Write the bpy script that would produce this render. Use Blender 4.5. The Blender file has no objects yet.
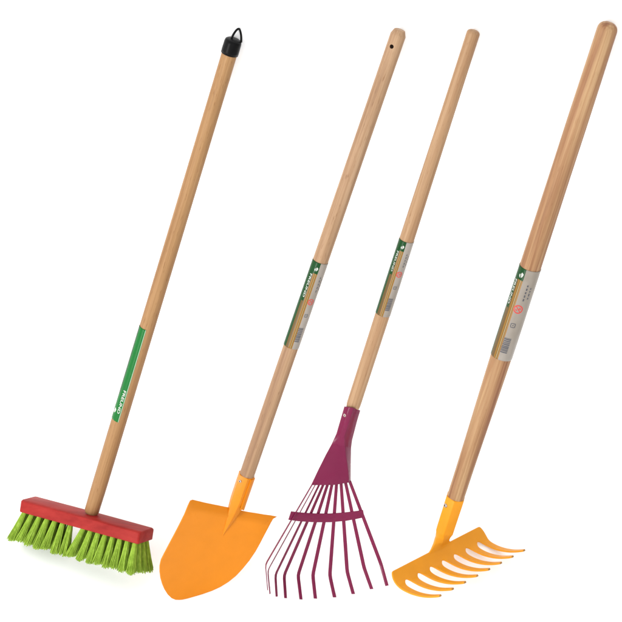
import bpy, bmesh, math, random
from mathutils import Vector, Matrix

random.seed(7)
SC = bpy.context.scene
COL = SC.collection
RAD = math.radians

# ------------------------------------------------------------------ camera
PITCH = RAD(40)
FPX = 1858.0                       # focal length in pixels of the 622 px photograph
HALF = 311.0
RIGHT = Vector((1, 0, 0))
FWD = Vector((0, math.cos(PITCH), -math.sin(PITCH)))
UP = Vector((0, math.sin(PITCH), math.cos(PITCH)))
CAM = -2.62 * (FWD + UP * ((HALF - 600) / FPX))
WALL = 0.25                        # y of the white wall the handles lean on


def ray(px, py):
    return FWD + RIGHT * ((px - HALF) / FPX) + UP * ((HALF - py) / FPX)


def at(px, py, depth):
    return CAM + ray(px, py) * depth


def cv(x, y, z):                   # camera-space direction (z towards the viewer) to world
    return RIGHT * x + UP * y - FWD * z


def cvl(px, py, x, y, z):          # the same, squared up to the line of sight through one picture point
    v = -ray(px, py).normalized()
    r = (RIGHT - v * RIGHT.dot(v)).normalized()
    return r * x + v.cross(r) * y + v * z


def on_plane(px, py, p, n):
    r = ray(px, py)
    return (p - CAM).dot(n) / r.dot(n)      # depth


def on_floor(px, py, z=0.0):
    r = ray(px, py)
    return at(px, py, (z - CAM.z) / r.z)


def on_wall(px, py, y):
    r = ray(px, py)
    return at(px, py, (y - CAM.y) / r.y)


def pix(p):
    v = p - CAM
    d = v.dot(FWD)
    return HALF + v.dot(RIGHT) / d * FPX, HALF - v.dot(UP) / d * FPX, d


cam_d = bpy.data.cameras.new('camera')
cam = bpy.data.objects.new('camera', cam_d)
COL.objects.link(cam)
cam.location = CAM
cam.rotation_euler = (math.pi / 2 - PITCH, 0, 0)
cam_d.sensor_width = 36
cam_d.lens = 36 * FPX / 622
cam_d.clip_start = 0.05
cam_d.clip_end = 60
SC.camera = cam


# ------------------------------------------------------------------ materials
def new_mat(name, base, rough=0.5, spec=0.5, metallic=0.0, coat=0.0):
    m = bpy.data.materials.new(name)
    m.use_nodes = True
    b = m.node_tree.nodes['Principled BSDF']
    b.inputs['Base Color'].default_value = (*base, 1)
    b.inputs['Roughness'].default_value = rough
    b.inputs['Specular IOR Level'].default_value = spec
    b.inputs['Metallic'].default_value = metallic
    b.inputs['Coat Weight'].default_value = coat
    b.inputs['Coat Roughness'].default_value = 0.15
    return m, m.node_tree.nodes, m.node_tree.links, b


def noise(nd, lk, scale, stretch=(1, 1, 1), detail=4, rough=0.55, off=(0, 0, 0), distortion=0.0):
    tc = nd.new('ShaderNodeTexCoord')
    mp = nd.new('ShaderNodeMapping')
    mp.inputs['Scale'].default_value = stretch
    mp.inputs['Location'].default_value = off
    n = nd.new('ShaderNodeTexNoise')
    n.inputs['Scale'].default_value = scale
    n.inputs['Detail'].default_value = detail
    n.inputs['Roughness'].default_value = rough
    n.inputs['Distortion'].default_value = distortion
    lk.new(tc.outputs['Object'], mp.inputs['Vector'])
    lk.new(mp.outputs['Vector'], n.inputs['Vector'])
    return n.outputs['Fac']


def ramp(nd, lk, fac, stops):
    r = nd.new('ShaderNodeValToRGB')
    el = r.color_ramp.elements
    while len(el) < len(stops):
        el.new(0.5)
    for e, (p, c) in zip(el, stops):
        e.position = p
        e.color = (*c, 1)
    lk.new(fac, r.inputs['Fac'])
    return r.outputs['Color']


def mix(nd, lk, fac, a, b, mode='MIX'):
    m = nd.new('ShaderNodeMix')
    m.data_type = 'RGBA'
    m.blend_type = mode
    if isinstance(fac, float):
        m.inputs[0].default_value = fac
    else:
        lk.new(fac, m.inputs[0])
    lk.new(a, m.inputs[6])
    lk.new(b, m.inputs[7])
    return m.outputs[2]


def bump(nd, lk, b, fac, strength, dist=0.001):
    n = nd.new('ShaderNodeBump')
    n.inputs['Strength'].default_value = strength
    n.inputs['Distance'].default_value = dist
    lk.new(fac, n.inputs['Height'])
    lk.new(n.outputs['Normal'], b.inputs['Normal'])


def wood(name, light, mid, dark, off, streak=0.5, broad=22, fleck=0.35):
    m, nd, lk, b = new_mat(name, mid, 0.45, 0.12)
    n1 = noise(nd, lk, broad, (3.2, 3.2, 0.09), 3, 0.5, off, 0.6)     # broad growth bands along the grain
    c1 = ramp(nd, lk, n1, [(0.32, dark), (0.5, mid), (0.66, light)])
    n2 = noise(nd, lk, 90, (5, 5, 0.10), 5, 0.6, off)               # fine fibres
    c2 = ramp(nd, lk, n2, [(0.3, (0.70, 0.64, 0.58)), (0.62, (1, 1, 1))])
    c = mix(nd, lk, streak, c1, c2, 'MULTIPLY')
    n3 = noise(nd, lk, 160, (4, 4, 0.45), 2, 0.5, off)              # short pores
    c3 = ramp(nd, lk, n3, [(0.27, (0.55, 0.42, 0.33)), (0.37, (1, 1, 1))])
    c = mix(nd, lk, fleck, c, c3, 'MULTIPLY')
    n4 = noise(nd, lk, 7, (1, 1, 0.8), 2, 0.5, off)                 # slow patchiness
    c4 = ramp(nd, lk, n4, [(0.3, (0.88, 0.85, 0.82)), (0.7, (1.0, 1.0, 1.0))])
    c = mix(nd, lk, 0.8, c, c4, 'MULTIPLY')
    lk.new(c, b.inputs['Base Color'])
    bump(nd, lk, b, n2, 0.25, 0.0004)
    return m


def paint(name, base, rough=0.33, var=0.03, coat=0.0, spec=0.10):
    m, nd, lk, b = new_mat(name, base, rough, spec, 0, coat)
    n = noise(nd, lk, 35, (1, 1, 1), 4)
    lo = tuple(c * (1 - var) for c in base)
    hi = tuple(min(1, c * (1 + var)) for c in base)
    lk.new(ramp(nd, lk, n, [(0.3, lo), (0.7, hi)]), b.inputs['Base Color'])
    n2 = noise(nd, lk, 60, (1, 1, 1), 3)
    rr = nd.new('ShaderNodeMapRange')
    rr.inputs['To Min'].default_value = rough - 0.06
    rr.inputs['To Max'].default_value = rough + 0.1
    lk.new(n2, rr.inputs['Value'])
    lk.new(rr.outputs['Result'], b.inputs['Roughness'])
    n3 = noise(nd, lk, 420, (1, 1, 1), 2)
    bump(nd, lk, b, n3, 0.06, 0.0004)
    return m


M = {}
M['beech_broom'] = wood('beech_broom', (0.375, 0.222, 0.104), (0.325, 0.185, 0.083), (0.265, 0.14, 0.06), (3, 1, 0.4), 0.7, 16, 0.55)
M['beech_spade'] = wood('beech_spade', (0.43, 0.29, 0.18), (0.375, 0.24, 0.142), (0.27, 0.16, 0.094), (7, 2, 0.9), 0.75, 20, 0.55)
M['beech_leaf'] = wood('beech_leaf', (0.405, 0.26, 0.15), (0.355, 0.217, 0.119), (0.285, 0.15, 0.08), (1, 9, 2.3), 0.7, 20, 0.5)
M['pine'] = wood('pine', (0.425, 0.272, 0.145), (0.345, 0.195, 0.10), (0.235, 0.105, 0.055), (2, 6, 1.7), 0.7, 34, 0.3)
M['orange'] = paint('orange_paint', (0.57, 0.183, 0.007), 0.3, 0.03, 0.0, 0.16)
M['yellow'] = paint('yellow_orange_paint', (0.62, 0.245, 0.012), 0.33, 0.04, 0.0, 0.14)
M['maroon'] = paint('maroon_paint', (0.142, 0.007, 0.041), 0.2, 0.05, 0.0, 0.2)
M['black'] = paint('black_plastic', (0.003, 0.003, 0.0032), 0.32, 0.1, 0.0, 0.08)
M['steel'] = new_mat('steel_rivet', (0.42, 0.38, 0.34), 0.35, 0.5, 1.0)[0]
M['worn'] = paint('worn_steel', (0.30, 0.15, 0.04), 0.5, 0.3)
M['hole'] = new_mat('hole_dark', (0.09, 0.045, 0.025), 0.8)[0]
M['green_label'] = new_mat('green_label', (0.0027, 0.1125, 0.0162), 0.22, 0.16)[0]
M['dark_green_label'] = new_mat('dark_green_label', (0.008, 0.05, 0.013), 0.22, 0.12)[0]
M['gold_label'] = new_mat('gold_label', (0.24, 0.12, 0.022), 0.3, 0.2)[0]
M['brown_label'] = new_mat('brown_label', (0.11, 0.065, 0.02), 0.3, 0.2)[0]
M['cream_label'] = new_mat('cream_label', (0.42, 0.30, 0.13), 0.3, 0.2)[0]
M['white_ink'] = new_mat('white_ink', (0.44, 0.45, 0.41), 0.4)[0]
M['pale_ink'] = new_mat('pale_green_ink', (0.30, 0.44, 0.30), 0.4)[0]
M['red_ink'] = new_mat('red_ink', (0.48, 0.03, 0.022), 0.4)[0]
M['grey_ink'] = new_mat('grey_ink', (0.055, 0.055, 0.065), 0.4)[0]


def silver_film():
    m, nd, lk, b = new_mat('silver_film', (0.3, 0.27, 0.23), 0.3, 0.2)
    n = noise(nd, lk, 30, (1, 1, 0.4), 3)
    lk.new(ramp(nd, lk, n, [(0.35, (0.2288, 0.1980, 0.1628)), (0.65, (0.3036, 0.2728, 0.2420))]), b.inputs['Base Color'])
    n2 = noise(nd, lk, 55, (1, 1, 0.5), 3)
    bump(nd, lk, b, n2, 0.2, 0.0006)
    return m


M['silver'] = silver_film()


def red_block():
    m, nd, lk, b = new_mat('red_stained_wood', (0.40, 0.03, 0.025), 0.45, 0.07)
    n = noise(nd, lk, 26, (0.35, 3, 3), 5, 0.6)
    c = ramp(nd, lk, n, [(0.3, (0.20, 0.011, 0.010)), (0.55, (0.265, 0.019, 0.016)), (0.75, (0.31, 0.026, 0.021))])
    lk.new(c, b.inputs['Base Color'])
    bump(nd, lk, b, n, 0.25, 0.0006)
    return m


M['red'] = red_block()


def bristle_mat():
    m, nd, lk, b = new_mat('green_bristle', (0.2, 0.3, 0.02), 0.45, 0.07)
    n = noise(nd, lk, 260, (1, 1, 0.2), 2)
    c = ramp(nd, lk, n, [(0.3, (0.185, 0.30, 0.028)), (0.55, (0.235, 0.365, 0.040)), (0.75, (0.30, 0.44, 0.066))])
    lk.new(c, b.inputs['Base Color'])
    b.inputs['Subsurface Weight'].default_value = 0.0
    return m


M['bristle'] = bristle_mat()


# ------------------------------------------------------------------ object helpers
def thing(name, label, cat, loc):
    o = bpy.data.objects.new(name, None)
    o.empty_display_size = 0.05
    COL.objects.link(o)
    o.location = loc
    o['label'] = label
    o['category'] = cat
    return o


def link_mesh(name, me, mats, parent, mtx=None, smooth=True):
    for m in mats if isinstance(mats, (list, tuple)) else [mats]:
        me.materials.append(m)
    for p in me.polygons:
        p.use_smooth = smooth
    o = bpy.data.objects.new(name, me)
    COL.objects.link(o)
    o.parent = parent
    if mtx is not None:
        o.matrix_basis = mtx
    return o


def mesh_obj(name, verts, faces, mats, parent, root=None, mtx=None, smooth=True, fmat=None, recalc=True):
    """verts in world space when root is given, else local"""
    me = bpy.data.meshes.new(name)
    off = root.location if root is not None else Vector((0, 0, 0))
    me.from_pydata([tuple(Vector(v) - off) for v in verts], [], faces)
    if fmat:
        for p, k in zip(me.polygons, fmat):
            p.material_index = k
    if recalc:
        bm = bmesh.new()
        bm.from_mesh(me)
        bmesh.ops.recalc_face_normals(bm, faces=bm.faces)
        bm.to_mesh(me)
        bm.free()
    return link_mesh(name, me, mats, parent, mtx, smooth)


def apply_mods(o):
    dg = bpy.context.evaluated_depsgraph_get()
    me = bpy.data.meshes.new_from_object(o.evaluated_get(dg), depsgraph=dg)
    o.modifiers.clear()
    o.data = me


def sharp(o, ang=35):
    bm = bmesh.new()
    bm.from_mesh(o.data)
    for e in bm.edges:
        if len(e.link_faces) == 2 and e.calc_face_angle(0) > RAD(ang):
            e.smooth = False
    bm.to_mesh(o.data)
    bm.free()


def bevel(o, w, seg=2, ang=30):
    b = o.modifiers.new('bevel', 'BEVEL')
    b.width = w
    b.segments = seg
    b.limit_method = 'ANGLE'
    b.angle_limit = RAD(ang)
    b.harden_normals = False


def frame(A, B):
    """z along A->B, x towards the camera, y to the right"""
    z = (B - A).normalized()
    v = (CAM - (A + B) / 2).normalized()
    x = (v - z * v.dot(z)).normalized()
    y = z.cross(x)
    m = Matrix((x, y, z)).transposed().to_4x4()
    m.translation = A
    return m


def rotmtx(mtx, root):
    m = mtx.copy()
    m.translation = mtx.translation - root.location
    return m


def lathe(profile, seg=48, wob=0.0, ph=0.0):
    """profile: list of (r, z); r==0 makes a pole"""
    V, F, rings = [], [], []
    for r, z in profile:
        if r <= 1e-7:
            rings.append([len(V)])
            V.append((0, 0, z))
        else:
            ids = []
            for k in range(seg):
                a = 2 * math.pi * k / seg
                rr = r * (1 + wob * math.sin(2 * a + ph + z * 6))
                ids.append(len(V))
                V.append((rr * math.cos(a), rr * math.sin(a), z))
            rings.append(ids)
    for a, b in zip(rings, rings[1:]):
        n = max(len(a), len(b))
        for k in range(n):
            k2 = (k + 1) % n
            if len(a) == 1:
                F.append((a[0], b[k2], b[k]))
            elif len(b) == 1:
                F.append((a[k], a[k2], b[0]))
            else:
                F.append((a[k], a[k2], b[k2], b[k]))
    return V, F


def handle(root, A, B, radii, mat, round_top=0.6, chamfer=False):
    """turned wooden handle; radii = list of (fraction along, radius)"""
    L = (B - A).length
    mtx = frame(A, B)
    prof = [(0, 0), (radii[0][1] * 0.9, 0), (radii[0][1], 0.002)]

    def rad(f):
        for (f0, r0), (f1, r1) in zip(radii, radii[1:]):
            if f <= f1:
                t = (f - f0) / max(1e-6, f1 - f0)
                t = t * t * (3 - 2 * t)
                return r0 + (r1 - r0) * t
        return radii[-1][1]
    rt = radii[-1][1]
    end = rt * round_top
    n = 60
    for i in range(1, n + 1):
        z = 0.002 + (L - end - 0.002) * i / n
        prof.append((rad(z / L), z))
    if chamfer:
        prof += [(rt * 0.97, L - end * 0.9), (rt * 0.72, L - end * 0.12), (rt * 0.62, L - 0.0003), (rt * 0.5, L), (0, L)]
    else:
        for k in range(1, 9):
            a = math.pi / 2 * k / 8
            prof.append((max(0, rt * (math.cos(a) ** 0.7) if k < 8 else 0), L - end + end * math.sin(a)))
    V, F = lathe(prof, 48, 0.006, random.random() * 6)
    o = mesh_obj('handle', V, F, mat, root, mtx=rotmtx(mtx, root))
    return o, mtx, L, rad


def patch(name, mtx, root, parent, rad, L, z0, z1, th0, th1, off, colour, mats, nz=60, nt=40, thick=0.00018, edges=None):
    """a sticker bent round the handle; colour(ft, fz) -> material index"""
    V, F, K = [], [], []
    ths = edges if edges else [th0 + (th1 - th0) * j / nt for j in range(nt + 1)]
    nt = len(ths) - 1
    for side in (1, 0):
        for i in range(nz + 1):
            z = z0 + (z1 - z0) * i / nz
            r = rad(z / L) * 1.008 + off + (thick if side else 0)
            for t in ths:
                V.append((r * math.cos(t), r * math.sin(t), z))
    st = (nz + 1) * (nt + 1)

    def vid(s, i, j):
        return s * st + i * (nt + 1) + j
    for i in range(nz):
        for j in range(nt):
            F.append((vid(0, i, j), vid(0, i, j + 1), vid(0, i + 1, j + 1), vid(0, i + 1, j)))
            K.append(colour((ths[j] + ths[j + 1]) / 2, (i + 0.5) / nz))
    for i in range(nz):
        for j in (0, nt):
            F.append((vid(0, i, j), vid(0, i + 1, j), vid(1, i + 1, j), vid(1, i, j)))
            K.append(K[i * nt + min(j, nt - 1)])
    for j in range(nt):
        for i in (0, nz):
            F.append((vid(0, i, j), vid(1, i, j), vid(1, i, j + 1), vid(0, i, j + 1)))
            K.append(K[min(i, nz - 1) * nt + j])
    return mesh_obj(name, V, F, mats, parent, mtx=mtx, fmat=K, smooth=True)


def bend_bm(bm, rad, L, th_c, z_c, off):
    """flat ink (x = down the handle, y = to the right) wrapped on the handle"""
    ys = [v.co.y for v in bm.verts]
    y0, y1 = min(ys), max(ys)
    n = 8
    for k in range(1, n):
        y = y0 + (y1 - y0) * k / n
        bmesh.ops.bisect_plane(bm, geom=bm.verts[:] + bm.edges[:] + bm.faces[:], plane_co=(0, y, 0), plane_no=(0, 1, 0))
    for v in bm.verts:
        z = z_c - v.co.x
        r = rad(z / L) * 1.008 + off
        t = th_c + v.co.y / r
        v.co = Vector((r * math.cos(t), r * math.sin(t), z))


def ink(name, bm, parent, rad, L, th_c, z_c, off, mat):
    bend_bm(bm, rad, L, th_c, z_c, off)
    bmesh.ops.recalc_face_normals(bm, faces=bm.faces)
    # face outwards
    for f in bm.faces:
        c = f.calc_center_median()
        if f.normal.dot(Vector((c.x, c.y, 0))) < 0:
            f.normal_flip()
    me = bpy.data.meshes.new(name)
    bm.to_mesh(me)
    bm.free()
    return link_mesh(name, me, mat, parent, smooth=False)


def text_bm(body, size, width=None):
    cu = bpy.data.curves.new('lettering', 'FONT')
    cu.body = body
    cu.size = size
    cu.align_x = 'CENTER'
    cu.align_y = 'CENTER'
    cu.offset = size * 0.012
    o = bpy.data.objects.new('lettering_source', cu)
    COL.objects.link(o)
    dg = bpy.context.evaluated_depsgraph_get()
    me = bpy.data.meshes.new_from_object(o.evaluated_get(dg), depsgraph=dg)
    bm = bmesh.new()
    bm.from_mesh(me)
    bpy.data.objects.remove(o)
    bpy.data.curves.remove(cu)
    bpy.data.meshes.remove(me)
    if width:
        xs = [v.co.x for v in bm.verts]
        s = width / (max(xs) - min(xs))
        for v in bm.verts:
            v.co.x *= s
    return bm


def poly_bm(polys):
    bm = bmesh.new()
    for p in polys:
        bm.faces.new([bm.verts.new((x, y, 0)) for x, y in p])
    bmesh.ops.triangulate(bm, faces=bm.faces[:])
    return bm


def ring_poly(cx, cy, r, w, n=28):
    out = []
    for k in range(n):
        a, b = 2 * math.pi * k / n, 2 * math.pi * (k + 1) / n
        out.append([(cx + r * math.cos(a), cy + r * math.sin(a)), (cx + r * math.cos(b), cy + r * math.sin(b)),
                    (cx + (r - w) * math.cos(b), cy + (r - w) * math.sin(b)), (cx + (r - w) * math.cos(a), cy + (r - w) * math.sin(a))])
    return out


def stroke(x0, y0, x1, y1, w):
    d = Vector((x1 - x0, y1 - y0)).normalized()
    n = Vector((-d.y, d.x)) * w / 2
    return [(x0 + n.x, y0 + n.y), (x0 - n.x, y0 - n.y), (x1 - n.x, y1 - n.y), (x1 + n.x, y1 + n.y)]


def disc(cx, cy, r, n=14):
    return [(cx + r * math.cos(2 * math.pi * k / n), cy + r * math.sin(2 * math.pi * k / n)) for k in range(n)]


def loft(name, rings, mat, parent, root, cap=True, bev=0.0008, smooth=True, ang=25, seg=2):
    V, F = [], []
    n = len(rings[0])
    for r in rings:
        V += r
    for i in range(len(rings) - 1):
        for k in range(n):
            k2 = (k + 1) % n
            F.append((i * n + k, i * n + k2, (i + 1) * n + k2, (i + 1) * n + k))
    if cap:
        F.append(tuple(range(n)))
        F.append(tuple((len(rings) - 1) * n + k for k in range(n)))
    o = mesh_obj(name, V, F, mat, parent, root=root, smooth=smooth)
    if bev:
        bevel(o, bev, seg, ang)
    return o


def strip(name, pts, wdirs, ndirs, halfw, thick, mat, parent, root, bev=0.0004):
    """flat bar along pts; halfw list"""
    rings = []
    for p, w, n, h in zip(pts, wdirs, ndirs, halfw):
        rings.append([p - w * h - n * thick / 2, p + w * h - n * thick / 2, p + w * h + n * thick / 2, p - w * h + n * thick / 2])
    return loft(name, rings, mat, parent, root, True, bev, True, 30)


def tube(name, pts, r, mat, parent, root, seg=10, closed=False):
    rings = []
    n = len(pts)
    ref = Vector((0.3, 0.2, 0.9)).normalized()
    for i, p in enumerate(pts):
        t = (pts[min(n - 1, i + 1)] - pts[max(0, i - 1)]).normalized()
        a = t.cross(ref).normalized()
        b = t.cross(a)
        rings.append([p + (a * math.cos(2 * math.pi * k / seg) + b * math.sin(2 * math.pi * k / seg)) * r for k in range(seg)])
    return loft(name, rings, mat, parent, root, True, 0)


def smooth_path(pts, n=8):
    out = []
    P = [pts[0]] + list(pts) + [pts[-1]]
    for i in range(1, len(P) - 2):
        p0, p1, p2, p3 = P[i - 1], P[i], P[i + 1], P[i + 2]
        for k in range(n):
            t = k / n
            out.append(0.5 * ((2 * p1) + (p2 - p0) * t + (2 * p0 - 5 * p1 + 4 * p2 - p3) * t * t + (3 * p1 - p0 - 3 * p2 + p3) * t ** 3))
    out.append(P[-2])
    return out


def label_set(root, hd, mtx, L, rad, pz0, pz1, rot, ring_f=0.47):
    """the printed film round a tool handle: green and gold bands, silver field, logo, lettering, warning ring, barcode"""
    lm = rotmtx(mtx, root)
    r = rad((pz0 + pz1) / 2 / L)
    H = pz1 - pz0

    def R(d):
        return RAD(d + rot)
    ed = [-110, -100, -90, -80, -72, -66, -57, -48, -40, -36, -31, -27, -24, -20, -16, -13, -10]
    ed += list(range(0, 141, 10))
    ed = [R(e) for e in ed]
    mats = [M['dark_green_label'], M['brown_label'], M['gold_label'], M['cream_label'], M['silver']]

    def colour(t, fz):
        d = math.degrees(t) - rot
        if d < -13 and fz > 0.875:
            return 0
        if d < -66:
            return 0
        if d < -48:
            return 1 if fz < 0.55 else 0
        if d < -40:
            return 1
        if d < -31:
            return 2
        if d < -27:
            return 1
        if d < -24:
            return 3
        if d < -20:
            return 1
        if d < -13:
            return 2
        return 4
    st = patch('sticker', lm, root, root, rad, L, pz0, pz1, 0, 0, 0.00025, colour, mats, nz=80, edges=ed)
    off = 0.00025 + 0.00018 + 0.00012
    u = r                      # arc unit: one radius
    # white lettering down the left band
    ink('lettering', text_bm('FREUND', 0.40 * u, 0.27 * H), st, rad, L, R(-58), pz1 - 0.275 * H, off, M['white_ink'])
    # leaf shaped emblem in the green block
    e = []
    k = 0.30 * u
    e.append([(-1.0 * k, 0.1 * k), (-0.55 * k, 0.75 * k), (0.25 * k, 0.6 * k), (0.9 * k, 0.1 * k), (0.1 * k, 0.05 * k), (-0.4 * k, -0.15 * k)])
    e.append([(-0.3 * k, -0.35 * k), (0.5 * k, -0.2 * k), (1.0 * k, -0.3 * k), (0.3 * k, -0.75 * k), (-0.2 * k, -0.65 * k)])
    ink('emblem', poly_bm(e), st, rad, L, R(-32), pz1 - 0.075 * H, off, M['white_ink'])
    # small print, two broken lines
    e = []
    rnd = random.Random(3)
    for row in (0, 2.2):
        x = (-0.10 + 0.012 * row) * H
        while x < (0.055 - 0.01 * row) * H:
            w = (0.016 + 0.016 * rnd.random()) * H
            y = (row - 0.5) * 0.17 * u
            e.append([(x, y), (x + w, y), (x + w, y + 0.13 * u), (x, y + 0.13 * u)])
            x += w + 0.014 * H
    ink('small_print', poly_bm(e), st, rad, L, R(20), pz1 - 0.25 * H, off, M['grey_ink'])
    # red warning ring with a struck-out face
    q = 0.44 * u
    e = ring_poly(0, 0, q, 0.11 * u)
    e.append(stroke(-0.66 * q, -0.62 * q, 0.66 * q, 0.62 * q, 0.08 * u))
    e.append(stroke(-0.42 * q, 0.25 * q, -0.02 * q, 0.52 * q, 0.09 * u))
    e.append(stroke(0.05 * q, -0.52 * q, 0.42 * q, -0.24 * q, 0.09 * u))
    e.append(disc(-0.12 * q, 0.18 * q, 0.12 * q))
    ink('warning_ring', poly_bm(e), st, rad, L, R(8), pz1 - ring_f * H, off, M['red_ink'])
    # small square mark
    h_ = 0.2 * u
    e = [stroke(-h_, -h_, h_ - 0.04 * u, -h_, 0.07 * u), stroke(h_, -h_, h_, h_ - 0.04 * u, 0.07 * u), stroke(h_, h_, -h_ + 0.04 * u, h_, 0.07 * u), stroke(-h_, h_, -h_, -h_ + 0.04 * u, 0.07 * u)]
    e.append(disc(0.0, 0.0, 0.06 * u))
    ink('square_mark', poly_bm(e), st, rad, L, R(8), pz1 - 0.60 * H, off, M['grey_ink'])
    # barcode: bars run across the handle
    e = []
    x = -0.085 * H
    while x < 0.085 * H:
        w = rnd.choice([0.005, 0.008, 0.012]) * H
        e.append([(x, -0.42 * u), (x + w, -0.42 * u), (x + w, 0.26 * u), (x, 0.26 * u)])
        x += w + rnd.choice([0.004, 0.007]) * H
    ink('barcode', poly_bm(e), st, rad, L, R(8), pz1 - 0.83 * H, off, M['grey_ink'])
    return st


def zfrac(mtx, L, px, py):
    """length along a handle of the point whose picture row is py"""
    inv = mtx.inverted()
    lo, hi = 0.0, L
    for _ in range(40):
        m = (lo + hi) / 2
        if pix(mtx @ Vector((0, 0, m)))[1] > py:
            lo = m
        else:
            hi = m
    return (lo + hi) / 2


def lowest(root):
    bpy.context.view_layer.update()
    z = 9
    for o in root.children_recursive:
        if o.type == 'MESH':
            mw = o.matrix_world
            for v in o.data.vertices:
                z = min(z, (mw @ v.co).z)
    return z


def hexring(c, x, y, rx, ry, rot, n=6):
    return [c + x * (rx * math.cos(2 * math.pi * k / n + rot)) + y * (ry * math.sin(2 * math.pi * k / n + rot)) for k in range(n)]


def rivet(name, mtx, root, parent, rad, L, z, th, size, mat=None, hole=True):
    """domed rivet head with a dark eye, seated on the socket"""
    r = rad(z / L)
    n = Vector((math.cos(th), math.sin(th), 0))
    t = Vector((-math.sin(th), math.cos(th), 0))
    k = Vector((0, 0, 1))
    c = n * r + k * z
    V, F = lathe([(size, -0.001), (size, size * 0.15), (size * 0.8, size * 0.45), (size * 0.45, size * 0.5), (size * 0.40, size * 0.2), (0, size * 0.2)], 16)
    V = [c + t * v[0] + k * v[1] + n * v[2] for v in V]
    ml = [mat or M['steel'], M['hole']]
    fm = [1 if i >= 16 * 3 and hole else 0 for i in range(len(F))]
    return mesh_obj(name, V, F, ml, parent, mtx=rotmtx(mtx, root), fmat=fm)


# ------------------------------------------------------------------ setting: a white sweep, floor curving up into wall
def backdrop():
    prof = [(-7.0, 0.0)]
    r = 0.05
    n = 10
    for k in range(n + 1):
        a = math.pi / 2 * k / n
        prof.append((WALL - r + r * math.sin(a), r - r * math.cos(a)))
    prof.append((WALL, 4.0))
    V, F = [], []
    for x in (-5, 5):
        for y, z in prof:
            V.append((x, y, z))
    m = len(prof)
    for k in range(m - 1):
        F.append((k, k + 1, m + k + 1, m + k))
    mat, nd, lk, b = new_mat('white_sweep', (0.94, 0.94, 0.94), 1.0, 0.0)
    n_ = noise(nd, lk, 6, (1, 1, 1), 3)
    lk.new(ramp(nd, lk, n_, [(0.3, (0.93, 0.93, 0.93)), (0.7, (0.95, 0.95, 0.95))]), b.inputs['Base Color'])
    o = mesh_obj('backdrop', V, F, mat, None, smooth=True)
    o['kind'] = 'structure'
    # faces look towards the camera
    return o


backdrop()


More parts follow.
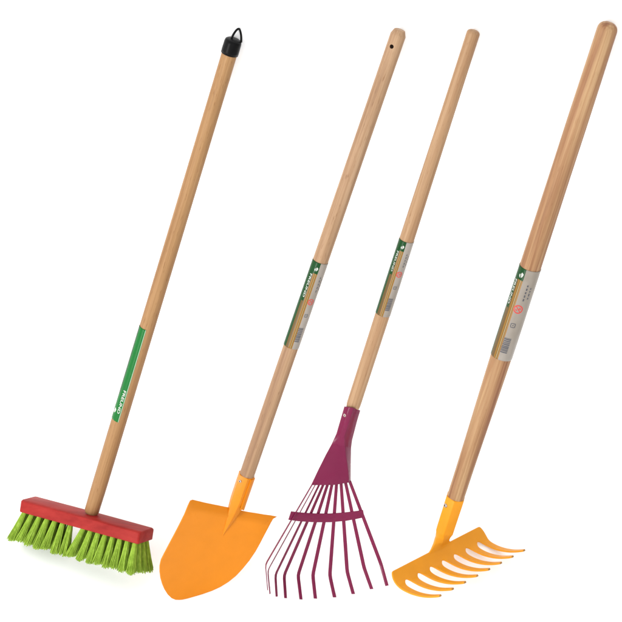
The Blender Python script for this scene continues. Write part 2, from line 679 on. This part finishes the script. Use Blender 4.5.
# ------------------------------------------------------------------ broom
def build_broom():
    DEPTH = D_BROOM
    b = cvl(86, 519, 118, -32, 65).normalized()
    nn = cvl(86, 519, 0.116, 0.963, 0.235)
    n = (nn - b * nn.dot(b)).normalized()
    d = n.cross(b).normalized()
    if d.dot(FWD) < 0:
        d = -d
    cpx = (86.2, 519.5)                    # centre of the block in the picture
    c = at(*cpx, DEPTH)
    mpp = DEPTH / FPX
    Lb, Hb, Db = 139 * mpp, 12.6 * mpp, 30 * mpp
    base = c - n * (Hb / 2 + 34 * mpp)
    root = thing('broom', 'small broom with a red block, bright green bristles and a black hook cap', 'broom', Vector((base.x, base.y, 0)))
    # block: slightly crowned top, rounded ends and corners
    rings = []
    prof = [(-0.5, -0.5), (0.5, -0.5), (0.5, 0.36), (0.40, 0.5), (-0.40, 0.5), (-0.5, 0.40)]
    for f, s, lift in [(-0.5, 0.90, 0), (-0.488, 1.0, 0), (-0.3, 1.0, 0.01), (0, 1.0, 0.02), (0.3, 1.0, 0.01), (0.488, 1.0, 0), (0.5, 0.93, 0)]:
        ring = []
        for (q, h) in prof:
            ring.append(c + b * (f * Lb) + d * (q * Db * s) + n * ((h * (s * 0.5 + 0.5) + (lift if h > 0 else 0)) * Hb))
        rings.append(ring)
    blk = loft('block', rings, M["red"], root, root, True, 0.0010, True, 24, 3)
    # block grain follows its length
    # bristle tufts in rows
    rnd = random.Random(11)
    for row, q in enumerate((-0.37, -0.13, 0.11, 0.35)):
        us = [0.035 + (0.39 - 0.03 * row) * k / 6 for k in range(7)] + [0.535 + 0.425 * k / 7 for k in range(8)]
        for i, u in enumerate(us):
            left = i < 7
            if left:
                fl = -9.5 + 6.5 * (i / 6)
            else:
                k = (i - 7) / 7
                fl = -6.5 + 7.5 * k
                if i == 7:
                    fl -= 3.5
            if row > 0 and u > 0.9:
                fl += 2.2 * row
            fl = fl * mpp + rnd.uniform(-1, 1) * mpp
            ln = (32 + rnd.uniform(-1.2, 1.2)) * mpp
            rc = c + b * ((u - 0.5) * Lb) + d * (q * Db) - n * (Hb * 0.42)
            ax = (-n * ln + b * fl + d * (q * 8 * mpp))
            V, F = [], []
            for s in range(110):
                a = s * 2.39996
                rr = math.sqrt((s + 0.5) / 110)
                o1 = (b * math.cos(a) + d * math.sin(a)) * rr
                p0 = rc + o1 * 0.0030
                ll = 1 + rnd.uniform(-0.08, 0.04) - 0.05 * rr * rr
                p2 = rc + ax * ll + o1 * 0.0064 + (b * rnd.gauss(0, 1) + d * rnd.gauss(0, 1)) * 0.0007
                p1 = p0.lerp(p2, 0.55) + (b * rnd.uniform(-1, 1) + d * rnd.uniform(-1, 1)) * 0.0003 - o1 * 0.0004
                st = len(V)
                w0 = 0.0006
                for p, w in ((p0, w0), (p1, w0), (p2, w0 * 0.8)):
                    for kk in range(4):
                        aa = math.pi / 2 * kk + a
                        V.append(p + (b * math.cos(aa) + d * math.sin(aa)) * w)
                for lv in range(2):
                    for kk in range(4):
                        k2 = (kk + 1) % 4
                        F.append((st + lv * 4 + kk, st + lv * 4 + k2, st + lv * 4 + 4 + k2, st + lv * 4 + 4 + kk))
                F.append((st + 8, st + 9, st + 10, st + 11))
            mesh_obj('bristle_tuft', V, F, M['bristle'], root, root=root, smooth=True)
    # handle up to the cap
    A0 = c + n * (Hb * 0.2)
    dpt = pix(A0)[2]
    A = at(91.5, 512, dpt)
    rw = 8.1 * 2.35 / FPX
    B = on_wall(231.5, 47, WALL - rw - 0.003)
    hd, mtx, L, rad = handle(root, A, B, [(0, 7.3 * dpt / FPX), (0.06, 7.6 * dpt / FPX), (1, 7.9 * pix(B)[2] / FPX)], M['beech_broom'], 0.3)
    print('broom handle', L, 'eta', math.degrees(math.asin((B - A).normalized().dot(-FWD))))
    # cap
    rc = rad(1) * 1.13
    zc = zfrac(mtx, L, 0, 53.5)
    ext = zfrac(frame(A, B + (B - A) * 0.05), L * 1.05, 0, 39.5)
    V, F = lathe([(rc * 0.9, zc + 0.001), (rc, zc), (rc * 1.01, zc + 0.004), (rc * 0.985, ext - 0.004), (rc * 0.93, ext - 0.0012), (rc * 0.78, ext), (0, ext + 0.0005)], 48)
    cap = mesh_obj('end_cap', V, F, M['black'], root, mtx=rotmtx(mtx, root))
    dB = pix(mtx @ Vector((0, 0, ext)))[2]
    lp = [at(px, py, dB) for px, py in [(231.5, 39), (233.5, 34.3), (236.3, 30.3), (238.2, 28.9), (239.6, 29.6), (240.6, 32.5), (241.2, 37.0), (241.2, 42.5)]]
    tube('hanging_loop', smooth_path(lp, 5), 0.0014, M['black'], cap, root)
    cap_loop = [o for o in cap.children][0]
    cap_loop.matrix_basis = rotmtx(mtx, root).inverted() @ Matrix.Translation((0, 0, 0))
    # green strip sticker
    z1 = zfrac(mtx, L, 0, 326.5)
    z0 = zfrac(mtx, L, 0, 418.5)
    H = z1 - z0
    r = rad(z0 / L)
    ed = [RAD(e) for e in (-84, -76, -68, -60, -52, -44, -36, -28, -20, -12, -5, 0)]

    def colour(t, fz):
        dd = math.degrees(t)
        if dd > -5:
            return 2
        if dd < -60 and fz > 0.27:
            return 1
        return 0
    st = patch('sticker', rotmtx(mtx, root), root, root, rad, L, z0, z1, 0, 0, 0.00025, colour,
               [M['green_label'], M['dark_green_label'], M['pale_ink']], nz=70, edges=ed)
    off = 0.00056
    ink('lettering', text_bm('FREUND', 0.52 * r, 0.25 * H), st, rad, L, RAD(-22), z0 + 0.215 * H, off, M['white_ink'])
    k = 0.36 * r
    e = [[(-1.2 * k, 0.05 * k), (-0.5 * k, 0.7 * k), (0.4 * k, 0.55 * k), (1.2 * k, 0.0 * k), (0.1 * k, 0.0 * k), (-0.5 * k, -0.2 * k)],
         [(-0.2 * k, -0.35 * k), (0.6 * k, -0.15 * k), (1.3 * k, -0.35 * k), (0.4 * k, -0.8 * k)]]
    ink('emblem', poly_bm(e), st, rad, L, RAD(-58), z0 + 0.10 * H, off, M['white_ink'])
    print('broom lowest', lowest(root))
    return root


# ------------------------------------------------------------------ spade
def build_spade():
    tip = on_floor(178.5, 600.2, Z_SPADE)
    w = cvl(216, 550, 86, -16, -40).normalized()
    l = cvl(216, 550, 56, 92, 55)
    l = (l - w * l.dot(w)).normalized()
    nrm = w.cross(l).normalized()
    if nrm.dot(FWD) > 0:
        nrm = -nrm
    root = thing('spade', 'spade with an orange pointed blade and plain wooden handle drilled near its top', 'spade', Vector((tip.x, tip.y, 0)))

    def dp(px, py):
        return on_plane(px, py, tip, nrm)
    out = [(190.6, 500.6), (188, 506), (184.7, 514.3), (179.5, 525), (174.4, 534.9), (169, 545), (164.2, 554.2), (161.3, 560), (159.9, 566), (159.8, 572.2),
           (160.6, 578.3), (162.3, 584.3), (164.7, 589.8), (167.8, 594.6), (171.6, 598.2), (175.6, 599.9), (179, 600), (182.8, 599.6), (187.5, 598.6), (192.5, 597.2), (202, 594.3), (211.8, 591),
           (220.5, 587), (228.5, 582), (236, 576), (242.6, 568.9), (249.5, 560.5), (255.5, 551.6), (260.3, 543), (264.5, 534.9), (268, 528.4), (270.9, 522.8), (273.6, 518.3),
           (277.2, 516.6), (271, 515.3), (264, 514.4), (256, 513.0), (247.8, 511.8), (241, 510.4), (234, 508.8), (227.2, 507.1), (219, 505.4), (211.8, 504), (205, 502.6), (198, 500.9), (193, 499.7)]
    cx, cy = 216, 550

    def disp(px, py):
        """dish of the blade: both sides curl towards the viewer, the tread leans back, the point curves forward"""
        p = at(px, py, dp(px, py)) - tip
        u = p.dot(w) - WC
        v = p.dot(l)
        k = 2.0 * u * u
        dt = LT - v
        if dt < 0.016:
            s = (0.016 - dt)
            k -= s * 0.65
        if v < 0.03:
            k += (0.03 - v) * 0.12
        return k
    pc = at(234, 508, dp(234, 508)) - tip
    LT = pc.dot(l) + 0.001
    WC = (at(218, 550, dp(218, 550)) - tip).dot(w)

    def P(px, py, lift=0.0):
        return at(px, py, dp(px, py) - disp(px, py) - lift)
    # resample rings towards the middle, dense near the rim
    V, F = [], []
    fs = [1.0, 0.985, 0.955, 0.92, 0.87, 0.81, 0.74, 0.66, 0.57, 0.47, 0.36, 0.24, 0.12]
    N = len(out)
    for f in fs:
        for (x, y) in out:
            V.append(P(cx + (x - cx) * f, cy + (y - cy) * f))
    V.append(P(cx, cy))
    for i in range(len(fs) - 1):
        for k in range(N):
            k2 = (k + 1) % N
            F.append((i * N + k, i * N + k2, (i + 1) * N + k2, (i + 1) * N + k))
    for k in range(N):
        F.append(((len(fs) - 1) * N + k, (len(fs) - 1) * N + (k + 1) % N, len(V) - 1))
    bl = mesh_obj('blade', V, F, M['orange'], root, root=root)
    if bl.data.polygons[0].normal.dot(FWD) > 0:
        bl.data.flip_normals()
    so = bl.modifiers.new('solid', 'SOLIDIFY')
    so.thickness = 0.0016
    so.offset = -1
    bevel(bl, 0.0005, 2, 50)
    # handle
    s_mid = (236.5, 505)
    dm = dp(*s_mid) - disp(*s_mid)
    rb = 7.4 * dm / FPX
    A = at(*s_mid, dm - rb * 0.55)
    rtop = 7.9 * 2.3 / FPX
    B = on_wall(400, 29.5, WALL - rtop - 0.002)
    hd, mtx, L, rad = handle(root, A, B, [(0, rb * 0.5), (0.025, rb * 0.94), (0.045, rb), (0.55, rb * 1.0), (1, 7.9 * pix(B)[2] / FPX)], M['beech_spade'], 0.75, True)
    print('spade handle', L, 'eta', math.degrees(math.asin((B - A).normalized().dot(-FWD))))
    # hole drilled through the top, dark inside
    zh = zfrac(mtx, L, 0, 45.6)
    rh = rad(zh / L)
    th = RAD(-18)
    dirv = Vector((math.cos(th), math.sin(th), 0))
    tv = Vector((-math.sin(th), math.cos(th), 0))
    Vc, Fc = lathe([(0, -0.03), (0.0027, -0.03), (0.0027, 0.03), (0, 0.03)], 20)
    Vc = [dirv * v[2] + tv * v[0] + Vector((0, 0, 1)) * v[1] + Vector((0, 0, zh)) for v in Vc]
    cut = mesh_obj('hole_cutter', Vc, Fc, M['hole'], root, mtx=rotmtx(mtx, root))
    hd.data.materials.append(M['hole'])
    for p in cut.data.polygons:
        p.material_index = 0
    bo = hd.modifiers.new('hole', 'BOOLEAN')
    bo.operation = 'DIFFERENCE'
    bo.object = cut
    bo.solver = 'EXACT'
    bpy.context.view_layer.update()
    apply_mods(hd)
    bpy.data.objects.remove(cut)
    sharp(hd, 50)
    # folded sheet socket, narrowing to the point of the frog on the blade
    X = (mtx.to_3x3() @ Vector((1, 0, 0)))
    Y = (mtx.to_3x3() @ Vector((0, 1, 0)))
    zt = zfrac(mtx, L, 0, 474.5)
    rings = []
    rot = RAD(14)
    zl = zfrac(mtx, L, 0, 500)
    for z, k in ((zt, 1.20), ((zt * 2 + zl) / 3, 1.19), (zl, 1.17)):
        rings.append(hexring(mtx @ Vector((0, 0, z)), X, Y, rb * k, rb * k, rot))
    tp = (222.6, 535.5)
    e = P(*tp, 0.0005)
    s = mtx @ Vector((0, 0, zl))
    for f in (0.3, 0.6, 0.85, 1.0):
        # centre runs to the blade surface
        pxs = pix(s)
        q = (pxs[0] + (tp[0] - pxs[0]) * f, pxs[1] + (tp[1] - pxs[1]) * f)
        cb = P(*q, 0.0)
        k = 1.17 * (1 - f) + 0.05
        ca = cb + X * (rb * (0.08 * (1 - f)))
        rings.append(hexring(ca, X, Y, rb * k * (0.95 - 0.45 * min(1, f * 1.6)) + 0.0006, rb * k * (1.0), rot + RAD(16) * f))
    so = loft('socket', rings, M['orange'], root, root, True, 0.0009, True, 20, 3)
    # lapped seam flap on the right of the socket
    fl = []
    zs = [zfrac(mtx, L, 0, y) for y in (475.2, 484, 493, 501, 505.5)]
    ths = [RAD(t) for t in (40, 52, 64, 76, 86)]
    V, F = [], []
    for sd in (0, 1):
        for i, z in enumerate(zs):
            for j, t in enumerate(ths):
                rr = rb * (1.205 if sd == 0 else 1.02)
                if i == 4 and j > 2:
                    z_ = z - 0.003
                else:
                    z_ = z
                V.append((rr * math.cos(t), rr * math.sin(t), z_))
    def q(sd, i, j): return sd * 25 + i * 5 + j
    for i in range(4):
        for j in range(4):
            for sd in (0, 1):
                F.append((q(sd, i, j), q(sd, i, j + 1), q(sd, i + 1, j + 1), q(sd, i + 1, j)))
    for i in range(4):
        for j in (0, 4):
            F.append((q(0, i, j), q(0, i + 1, j), q(1, i + 1, j), q(1, i, j)))
    for j in range(4):
        for i in (0, 4):
            F.append((q(0, i, j), q(0, i, j + 1), q(1, i, j + 1), q(1, i, j)))
    fo = mesh_obj('seam_flap', V, F, M['orange'], so, mtx=rotmtx(mtx, root), smooth=False)
    rivet('rivet', mtx, root, so, lambda f: rb * 1.10, L, zfrac(mtx, L, 0, 479.5), RAD(-32), 0.0022)
    label_set(root, hd, mtx, L, rad, zfrac(mtx, L, 0, 345.5), zfrac(mtx, L, 0, 260.5), 24, 0.44)
    print('spade lowest', lowest(root))
    return root


# ------------------------------------------------------------------ leaf rake
def build_leaf_rake():
    hook = 0.020
    w = cvl(327, 540, 1, 0.0, -0.30).normalized()
    l = cvl(327, 540, 0.20, 0.97, 0.42)
    l = (l - w * l.dot(w)).normalized()
    nrm = w.cross(l).normalized()
    if nrm.dot(FWD) > 0:
        nrm = -nrm
    tip = on_floor(301, 599.6, Z_LEAF)
    p0 = tip - nrm * hook              # on the fan sheet
    root = thing('leaf_rake', 'maroon fan shaped leaf rake with ten flat bent tines and a slim wooden handle', 'leaf rake', Vector((tip.x, tip.y, 0)))

    def dp(px, py, lift=0.0):
        return on_plane(px, py, p0 + nrm * lift, nrm)
    n = 10
    starts = [(312.2 + 37.8 * (i / 9) ** 1.08, 484.3 - 2.2 * (i / 9)) for i in range(n)]
    bends = [(265.4, 564.5), (267.8, 570.6), (275.4, 574.9), (284.1, 575.4), (298.0, 575.2), (312.8, 575.2), (329.8, 575.4), (347.2, 571.8), (364.1, 567.8), (380.6, 563)]
    tips = [(267.6, 590), (270.1, 594), (276.7, 596.7), (285.6, 598.2), (301, 599.5), (315.4, 598.6), (334.6, 597.3), (353.3, 594), (371.7, 589.1), (387, 585.8)]
    bow = 0.022

    def bowf(i, f):
        s = (i - 4.5) / 4.5
        return bow * s * s * f - bow * 0.25 * f
    def fanpt(i, f, lift=0.0):
        s, b = starts[i], bends[i]
        x, y = s[0] + (b[0] - s[0]) * f, s[1] + (b[1] - s[1]) * f
        return at(x, y, dp(x, y) - bowf(i, f) - lift)
    for i in range(n):
        s3, b3 = fanpt(i, -0.015), fanpt(i, 1)
        j0, j1 = max(0, i - 1), min(n - 1, i + 1)
        wd = (fanpt(j1, 1) - fanpt(j0, 1)).normalized()
        al = (b3 - s3).normalized()
        wd = (wd - al * wd.dot(al)).normalized()
        nd = wd.cross(al)
        if nd.dot(FWD) > 0:
            nd = -nd
        tw = RAD([-44, -32, -20, -12, -6, 0, 0, 4, 6, 8][i])
        wd, nd = wd * math.cos(tw) + nd * math.sin(tw), nd * math.cos(tw) - wd * math.sin(tw)
        t3 = at(*tips[i], dp(*tips[i]) - bowf(i, 1) - hook * 1.05)
        hk = (t3 - b3).normalized()
        nh = wd.cross(hk)
        if nh.dot(nd) < 0:
            nh = -nh
        pts = [s3, s3.lerp(b3, 0.35), s3.lerp(b3, 0.7), b3 - al * 0.005, b3 + (hk - al) * 0.0012, b3 + hk * 0.005, t3]
        nds = [nd, nd, nd, nd, (nd + nh).normalized(), nh, nh]
        hw = 0.0026
        strip('tine', pts, [wd] * 7, nds, [hw * 0.85, hw * 0.92, hw, hw, hw, hw, hw * 0.95], 0.0011, M['maroon'], root, root, 0.0003)
    # crossbar in front of the tines
    top = [(291.2, 511.5), (300, 512.6), (315, 513.6), (330, 513.7), (345, 512.6), (356, 511.3), (363.2, 510.2)]
    bot = [(288.4, 519.9), (298, 521.3), (314, 522.4), (330, 522.4), (346, 521), (357, 519), (364.4, 517.4)]
    rings = []
    for a, b in zip(top, bot):
        f = 0.36
        # fraction across the fan
        s = ((a[0] + b[0]) / 2 - 327) / 37
        lf = bow * s * s * f - bow * 0.25 * f
        pa = at(*a, dp(*a) - lf - 0.0022)
        pb = at(*b, dp(*b) - lf - 0.0022)
        rings.append([pa, pb, pb - nrm * 0.0013, pa - nrm * 0.0013])
    loft('crossbar', rings, M['maroon'], root, root, True, 0.0003, True, 40)
    # handle
    sc = (347.6, 423)
    dm = dp(*sc) - 0.004
    rb = 7.0 * dm / FPX
    A = at(*sc, dm - 0.002)
    B = on_wall(474.3, 30, WALL - 6.9 * 2.3 / FPX - 0.002)
    hd, mtx, L, rad = handle(root, A, B, [(0, rb * 0.7), (0.031, rb * 0.76), (0.043, rb * 0.97), (0.055, rb), (0.35, rb * 1.02), (1, 6.8 * pix(B)[2] / FPX)], M['beech_leaf'], 0.55)
    print('leaf handle', L, 'eta', math.degrees(math.asin((B - A).normalized().dot(-FWD))))
    # folded sheet head: socket round the handle opening into the fan plate
    def row(L_, Mm, K_, R_, dl, dk, dr, th, dm=None):
        """front points left, mid, crease, right with depth offsets, and a back line th behind"""
        f = [(L_, dl), (Mm, dk * 0.8), (K_, dk), (R_, dr)]
        f[1] = (Mm, dm if dm is not None else dk * 0.4)
        r = [at(px, py, dp(px, py) - z) for (px, py), z in f]
        back = [at(R_[0] - 0.2, R_[1] - 0.2, dp(R_[0] - 0.2, R_[1] - 0.2) - dr + th), at((L_[0] + K_[0]) / 2, (L_[1] + K_[1]) / 2, dp((L_[0] + K_[0]) / 2, (L_[1] + K_[1]) / 2) - (dl + dk) / 2 + th),
                at(L_[0] + 0.2, L_[1], dp(L_[0], L_[1]) - dl + th)]
        return r + back
    def up(py):                       # height of the handle's axis over the fan plane at a picture row
        z0_, z1_ = 0.0, L
        c = mtx @ Vector((0, 0, -0.03))
        f = mtx @ Vector((0, 0, L))
        lo, hi = 0.0, 1.0
        for _ in range(40):
            m = (lo + hi) / 2
            if pix(c.lerp(f, m))[1] > py:
                lo = m
            else:
                hi = m
        q = pix(c.lerp(f, lo))
        return dp(q[0], q[1]) - q[2]
    u0, u1, u2, u3 = up(408), up(418), up(436), up(446)
    print('leaf up', u0, u1, u2, u3)
    rings = [
        row((344.3, 406.3), (348.6, 407), (353.4, 407.8), (360.4, 410.4), u0 + rb * 0.35, u0 + rb * 1.68, u0 + rb * 0.5, rb * 1.9, u0 + rb * 1.2),
        row((341.3, 416.6), (345.6, 417.3), (350.1, 418), (357.3, 420.6), u1 + rb * 0.3, u1 + rb * 1.65, u1 + rb * 0.1, rb * 1.8, u1 + rb * 1.2),
        row((336.2, 434), (339.8, 435.3), (344.2, 436.6), (352.2, 440.2), u2 * 0.7 + rb * 0.1, u2 * 0.9 + rb * 1.25, u2 * 0.7 - rb * 0.2, rb * 0.9, u2 * 0.9 + rb * 0.8),
        row((331.6, 444), (338.2, 445), (344.8, 446), (351.2, 448.2), u3 * 0.5 + 0.001, u3 * 0.5 + 0.0075, u3 * 0.4 - 0.005, 0.004),
        row((325.6, 455), (337.6, 456), (346.0, 456.5), (351.0, 458.5), 0.0015, 0.0072, -0.006, 0.003, 0.0034),
        row((317.6, 471), (335.6, 471.6), (348.2, 470.6), (350.9, 471.5), 0.0018, 0.0078, -0.005, 0.0026, 0.0034),
        row((310.9, 485.2), (333.6, 484.8), (349.2, 482.6), (350.9, 481.9), 0.0014, 0.0080, -0.002, 0.0024, 0.0032),
    ]
    so = loft('fan_socket', rings, M['maroon'], root, root, True, 0.0008, True, 14, 2)
    # fold-over bar along the foot of the plate
    rv = [rivet('rivet', mtx, root, so, lambda f: rb * 1.24, L, zfrac(mtx, L, 0, 413.5), RAD(-34), 0.0026, M['steel'], False)]
    label_set(root, hd, mtx, L, rad, zfrac(mtx, L, 0, 313.5), zfrac(mtx, L, 0, 239.5), 20, 0.42)
    print('leaf lowest', lowest(root))
    return root


# ------------------------------------------------------------------ garden rake
def build_garden_rake():
    Z6 = 3.8875

    def zp(x, y):
        return 380 + x / Z6, 480 + y / Z6
    mid = zp(219, 335)
    d0 = D_RAKE
    b = (at(*zp(562, 272), d0 + 0.058) - at(*zp(238, 447), d0 - 0.058)).normalized()
    p0 = at(*mid, d0)
    base = p0.copy()
    root = thing('garden_rake', 'garden rake with eight curved yellow teeth and a thick streaky wooden handle', 'rake', Vector((base.x, base.y, 0)))
    prof_px = [(191, 281), (198, 297), (207, 316), (219, 335), (230, 345), (245, 354), (266, 364), (288, 371), (310, 375.5), (330, 377.5), (352, 377.2), (374, 375)]
    prof = [at(*zp(*q), on_plane(*zp(*q), p0, b)) for q in prof_px]
    NB = 4                                # first rows (0..3) are the bar
    # pitch so that teeth 1 and 8 fall where they stand in the picture
    t1, t8 = zp(238, 447), zp(562, 272)
    tipp = prof[-1]

    def proj_x(a):
        return pix(tipp + b * a)[0]
    def solve(px):
        lo, hi = -0.4, 0.4
        for _ in range(50):
            m = (lo + hi) / 2
            if proj_x(m) < px:
                lo = m
            else:
                hi = m
        return lo
    a1, a8 = solve(t1[0] - 0.5), solve(t8[0])
    print('rake a1 a8', a1, a8, 'y', pix(tipp + b * a1)[1], t1[1], pix(tipp + b * a8)[1], t8[1])
    pitch = (a8 - a1) / 7
    cen = [a1 + pitch * k for k in range(8)]
    # grid columns: for every tooth left/mid/right, and a mid-slot column
    V, F, K = [], [], []
    cols = []
    for k in range(8):
        cols += [('t', k, -1), ('t', k, 0), ('t', k, 1)]
        if k < 7:
            cols.append(('s', k, 0))
    tan = []
    for i in range(len(prof)):
        tan.append((prof[min(i + 1, len(prof) - 1)] - prof[max(0, i - 1)]).normalized())
    nrow = len(prof)

    def hw(i):
        if i < NB:
            return [0.36, 0.36, 0.36, 0.30][i] * pitch
        f = (i - NB) / (nrow - 1 - NB)
        return (0.225 - 0.095 * f) * pitch
    idx = {}
    for i in range(nrow):
        for ci, (ty, k, s) in enumerate(cols):
            if ty == 's' and i >= NB:
                continue
            a = cen[k] + s * hw(i) if ty == 't' else cen[k] + pitch / 2
            p = prof[i] + b * a
            if ty == 's' and i == NB - 1:
                p = p - tan[i] * 0.0046          # rounded root of the slot
            # bar ends rounded off
            if ty == 't' and i < NB and ((k == 0 and s == -1) or (k == 7 and s == 1)):
                ex = [-0.22, -0.10, -0.06, -0.05][i] * pitch
                p = p + b * (ex * s)
            idx[(i, ci)] = len(V)
            V.append(p)
    for i in range(nrow - 1):
        for ci in range(len(cols) - 1):
            q = [(i, ci), (i, ci + 1), (i + 1, ci + 1), (i + 1, ci)]
            if all(x in idx for x in q) and not (i >= NB - 1 and (cols[ci][0] == 's' or cols[ci + 1][0] == 's')):
                F.append(tuple(idx[x] for x in q))
                K.append(0 if i < NB - 1 else 1 + cols[ci][1])
    me = bpy.data.meshes.new('rake_head')
    me.from_pydata([tuple(v - root.location) for v in V], [], F)
    for p, k in zip(me.polygons, K):
        p.material_index = k
    tmp = bpy.data.objects.new('rake_sheet', me)
    for _ in range(9):
        me.materials.append(M['yellow'])
    for p in me.polygons:
        p.use_smooth = True
    COL.objects.link(tmp)
    ss = tmp.modifiers.new('s', 'SUBSURF')
    ss.levels = ss.render_levels = 2
    so = tmp.modifiers.new('solid', 'SOLIDIFY')
    so.thickness = 0.0026
    so.offset = 0
    bv = tmp.modifiers.new('bevel', 'BEVEL')
    bv.width = 0.0006
    bv.segments = 2
    bv.limit_method = 'ANGLE'
    bv.angle_limit = RAD(50)
    bpy.context.view_layer.update()
    apply_mods(tmp)
    src = tmp.data
    head = None
    for k in range(9):
        bm = bmesh.new()
        bm.from_mesh(src)
        kill = [f for f in bm.faces if f.material_index != k]
        bmesh.ops.delete(bm, geom=kill, context='FACES')
        for f in bm.faces:
            f.material_index = 1 if k and (f.calc_center_median() + root.location - prof[-1]).dot(tan[-1]) > -0.0009 else 0
            f.smooth = True
        m2 = bpy.data.meshes.new('rake_head' if k == 0 else 'tooth')
        bm.to_mesh(m2)
        bm.free()
        o = link_mesh('head_bar' if k == 0 else 'tooth', m2, [M['yellow'], M['worn']], root if k == 0 else head)
        sharp(o, 40)
        if k == 0:
            head = o
    bpy.data.objects.remove(tmp)
    # socket
    an = cen[3] + pitch * 0.72
    low = prof[0] + b * an
    lowp = pix(low)
    sp = zp(232, 262)
    A = at(444.0, 533, lowp[2] - 0.004)
    rb = 8.6 * pix(A)[2] / FPX
    rt = 9.3 * 2.3 / FPX
    B = on_wall(609.5, 22.5, Y_RAKE - rt - 0.002)
    hd, mtx, L, rad = handle(root, A, B, [(0, rb * 0.86), (0.10, rb), (0.42, rb * 1.19), (0.8, rb * 1.1), (1, rb * 1.03)], M['pine'], 0.8)
    print('rake handle', L, 'eta', math.degrees(math.asin((B - A).normalized().dot(-FWD))), 'depths', pix(A)[2], pix(B)[2], 'b.h', b.dot((B - A).normalized()), 'topy', B)
    X = (mtx.to_3x3() @ Vector((1, 0, 0)))
    Y = (mtx.to_3x3() @ Vector((0, 1, 0)))
    rings = []
    rot = RAD(2)
    zt = zfrac(mtx, L, 0, 496.5)
    zl = zfrac(mtx, L, 0, 530)
    for f in (0, 0.5, 1):
        z = zt + (zl - zt) * f
        k = 1.19 - 0.03 * f
        rings.append(hexring(mtx @ Vector((0, 0, z)), X, Y, rb * k, rb * k, rot))
    pn = (prof[0] - prof[1]).normalized()
    nn = b.cross(pn).normalized()
    if nn.dot(FWD) > 0:
        nn = -nn
    s0 = mtx @ Vector((0, 0, zl))
    hexN = []
    for f, wv, tk in ((0.4, 0.0160, 0.009), (0.7, 0.0185, 0.006), (0.9, 0.0225, 0.0036), (1.0, 0.0255, 0.0028), (1.25, 0.0275, 0.0020), (1.6, 0.0285, 0.0014)):
        target = prof[0] + b * (an - 0.0)
        c = s0.lerp(target, min(1, f)) + (prof[1] - prof[0]) * max(0, f - 1) * 2
        g = min(1, f)
        c = c + nn * (0.0012 * g - max(0, f - 1) * 0.0055)
        rg = []
        ca = hexring(c, X, Y, rb * 1.05, rb * 1.05, rot)
        cb = hexring(c, nn, b, tk, wv, rot)
        for pa, pb in zip(ca, cb):
            rg.append(pa.lerp(pb, g))
        rings.append(rg)
    so = loft('socket', rings, M['yellow'], root, root, True, 0.0009, True, 16, 3)
    rivet('rivet', mtx, root, so, lambda f: rb * 1.08, L, zfrac(mtx, L, 0, 504.5), RAD(-48), 0.0032)
    label_set(root, hd, mtx, L, rad, zfrac(mtx, L, 0, 355.5), zfrac(mtx, L, 0, 266.5), 0, 0.42)
    print('rake lowest', lowest(root))
    return root


D_BROOM, Z_SPADE, Z_LEAF, D_RAKE = 2.6465, -0.0017, 0.0119, 2.6352
Y_RAKE = WALL
build_broom()
build_spade()
build_leaf_rake()
build_garden_rake()

# ------------------------------------------------------------------ light: white studio surround and a soft strip from the left
w = bpy.data.worlds.new('World')
SC.world = w
w.use_nodes = True
bg = w.node_tree.nodes['Background']
bg.inputs['Color'].default_value = (1, 1, 1, 1)
wn, wl = w.node_tree.nodes, w.node_tree.links
wtc = wn.new('ShaderNodeTexCoord')
wmr = wn.new('ShaderNodeMapRange')           # the surround is brighter on the left than on the right
wmr.interpolation_type = 'SMOOTHSTEP'
wmr.inputs['From Min'].default_value = -0.9
wmr.inputs['From Max'].default_value = 0.9
wmr.inputs['To Min'].default_value = 1.72
wmr.inputs['To Max'].default_value = 0.5
wdt = wn.new('ShaderNodeVectorMath')
wdt.operation = 'DOT_PRODUCT'
wdt.inputs[1].default_value = (0.62, 0.78, 0.0)
wl.new(wtc.outputs['Generated'], wdt.inputs[0])
wl.new(wdt.outputs['Value'], wmr.inputs['Value'])
wl.new(wmr.outputs['Result'], bg.inputs['Strength'])


def softbox(name, pos, target, sx, sy, power):
    ld = bpy.data.lights.new(name, 'AREA')
    ld.shape = 'RECTANGLE'
    ld.size, ld.size_y = sx, sy
    ld.energy = power
    o = bpy.data.objects.new(name, ld)
    COL.objects.link(o)
    o.location = pos
    o.rotation_euler = (target - pos).to_track_quat('-Z', 'Y').to_euler()
    return o


MID = Vector((0, 0.1, 0.4))
softbox('key_softbox', Vector((-1.70, -1.36, 0.92)), Vector((0, 0.1, 0.92)), 0.34, 1.75, 36)

SC.render.engine = 'CYCLES'
SC.cycles.use_denoising = True
SC.view_settings.view_transform = 'Standard'
SC.view_settings.look = 'None'
SC.view_settings.exposure = 0
SC.view_settings.gamma = 1
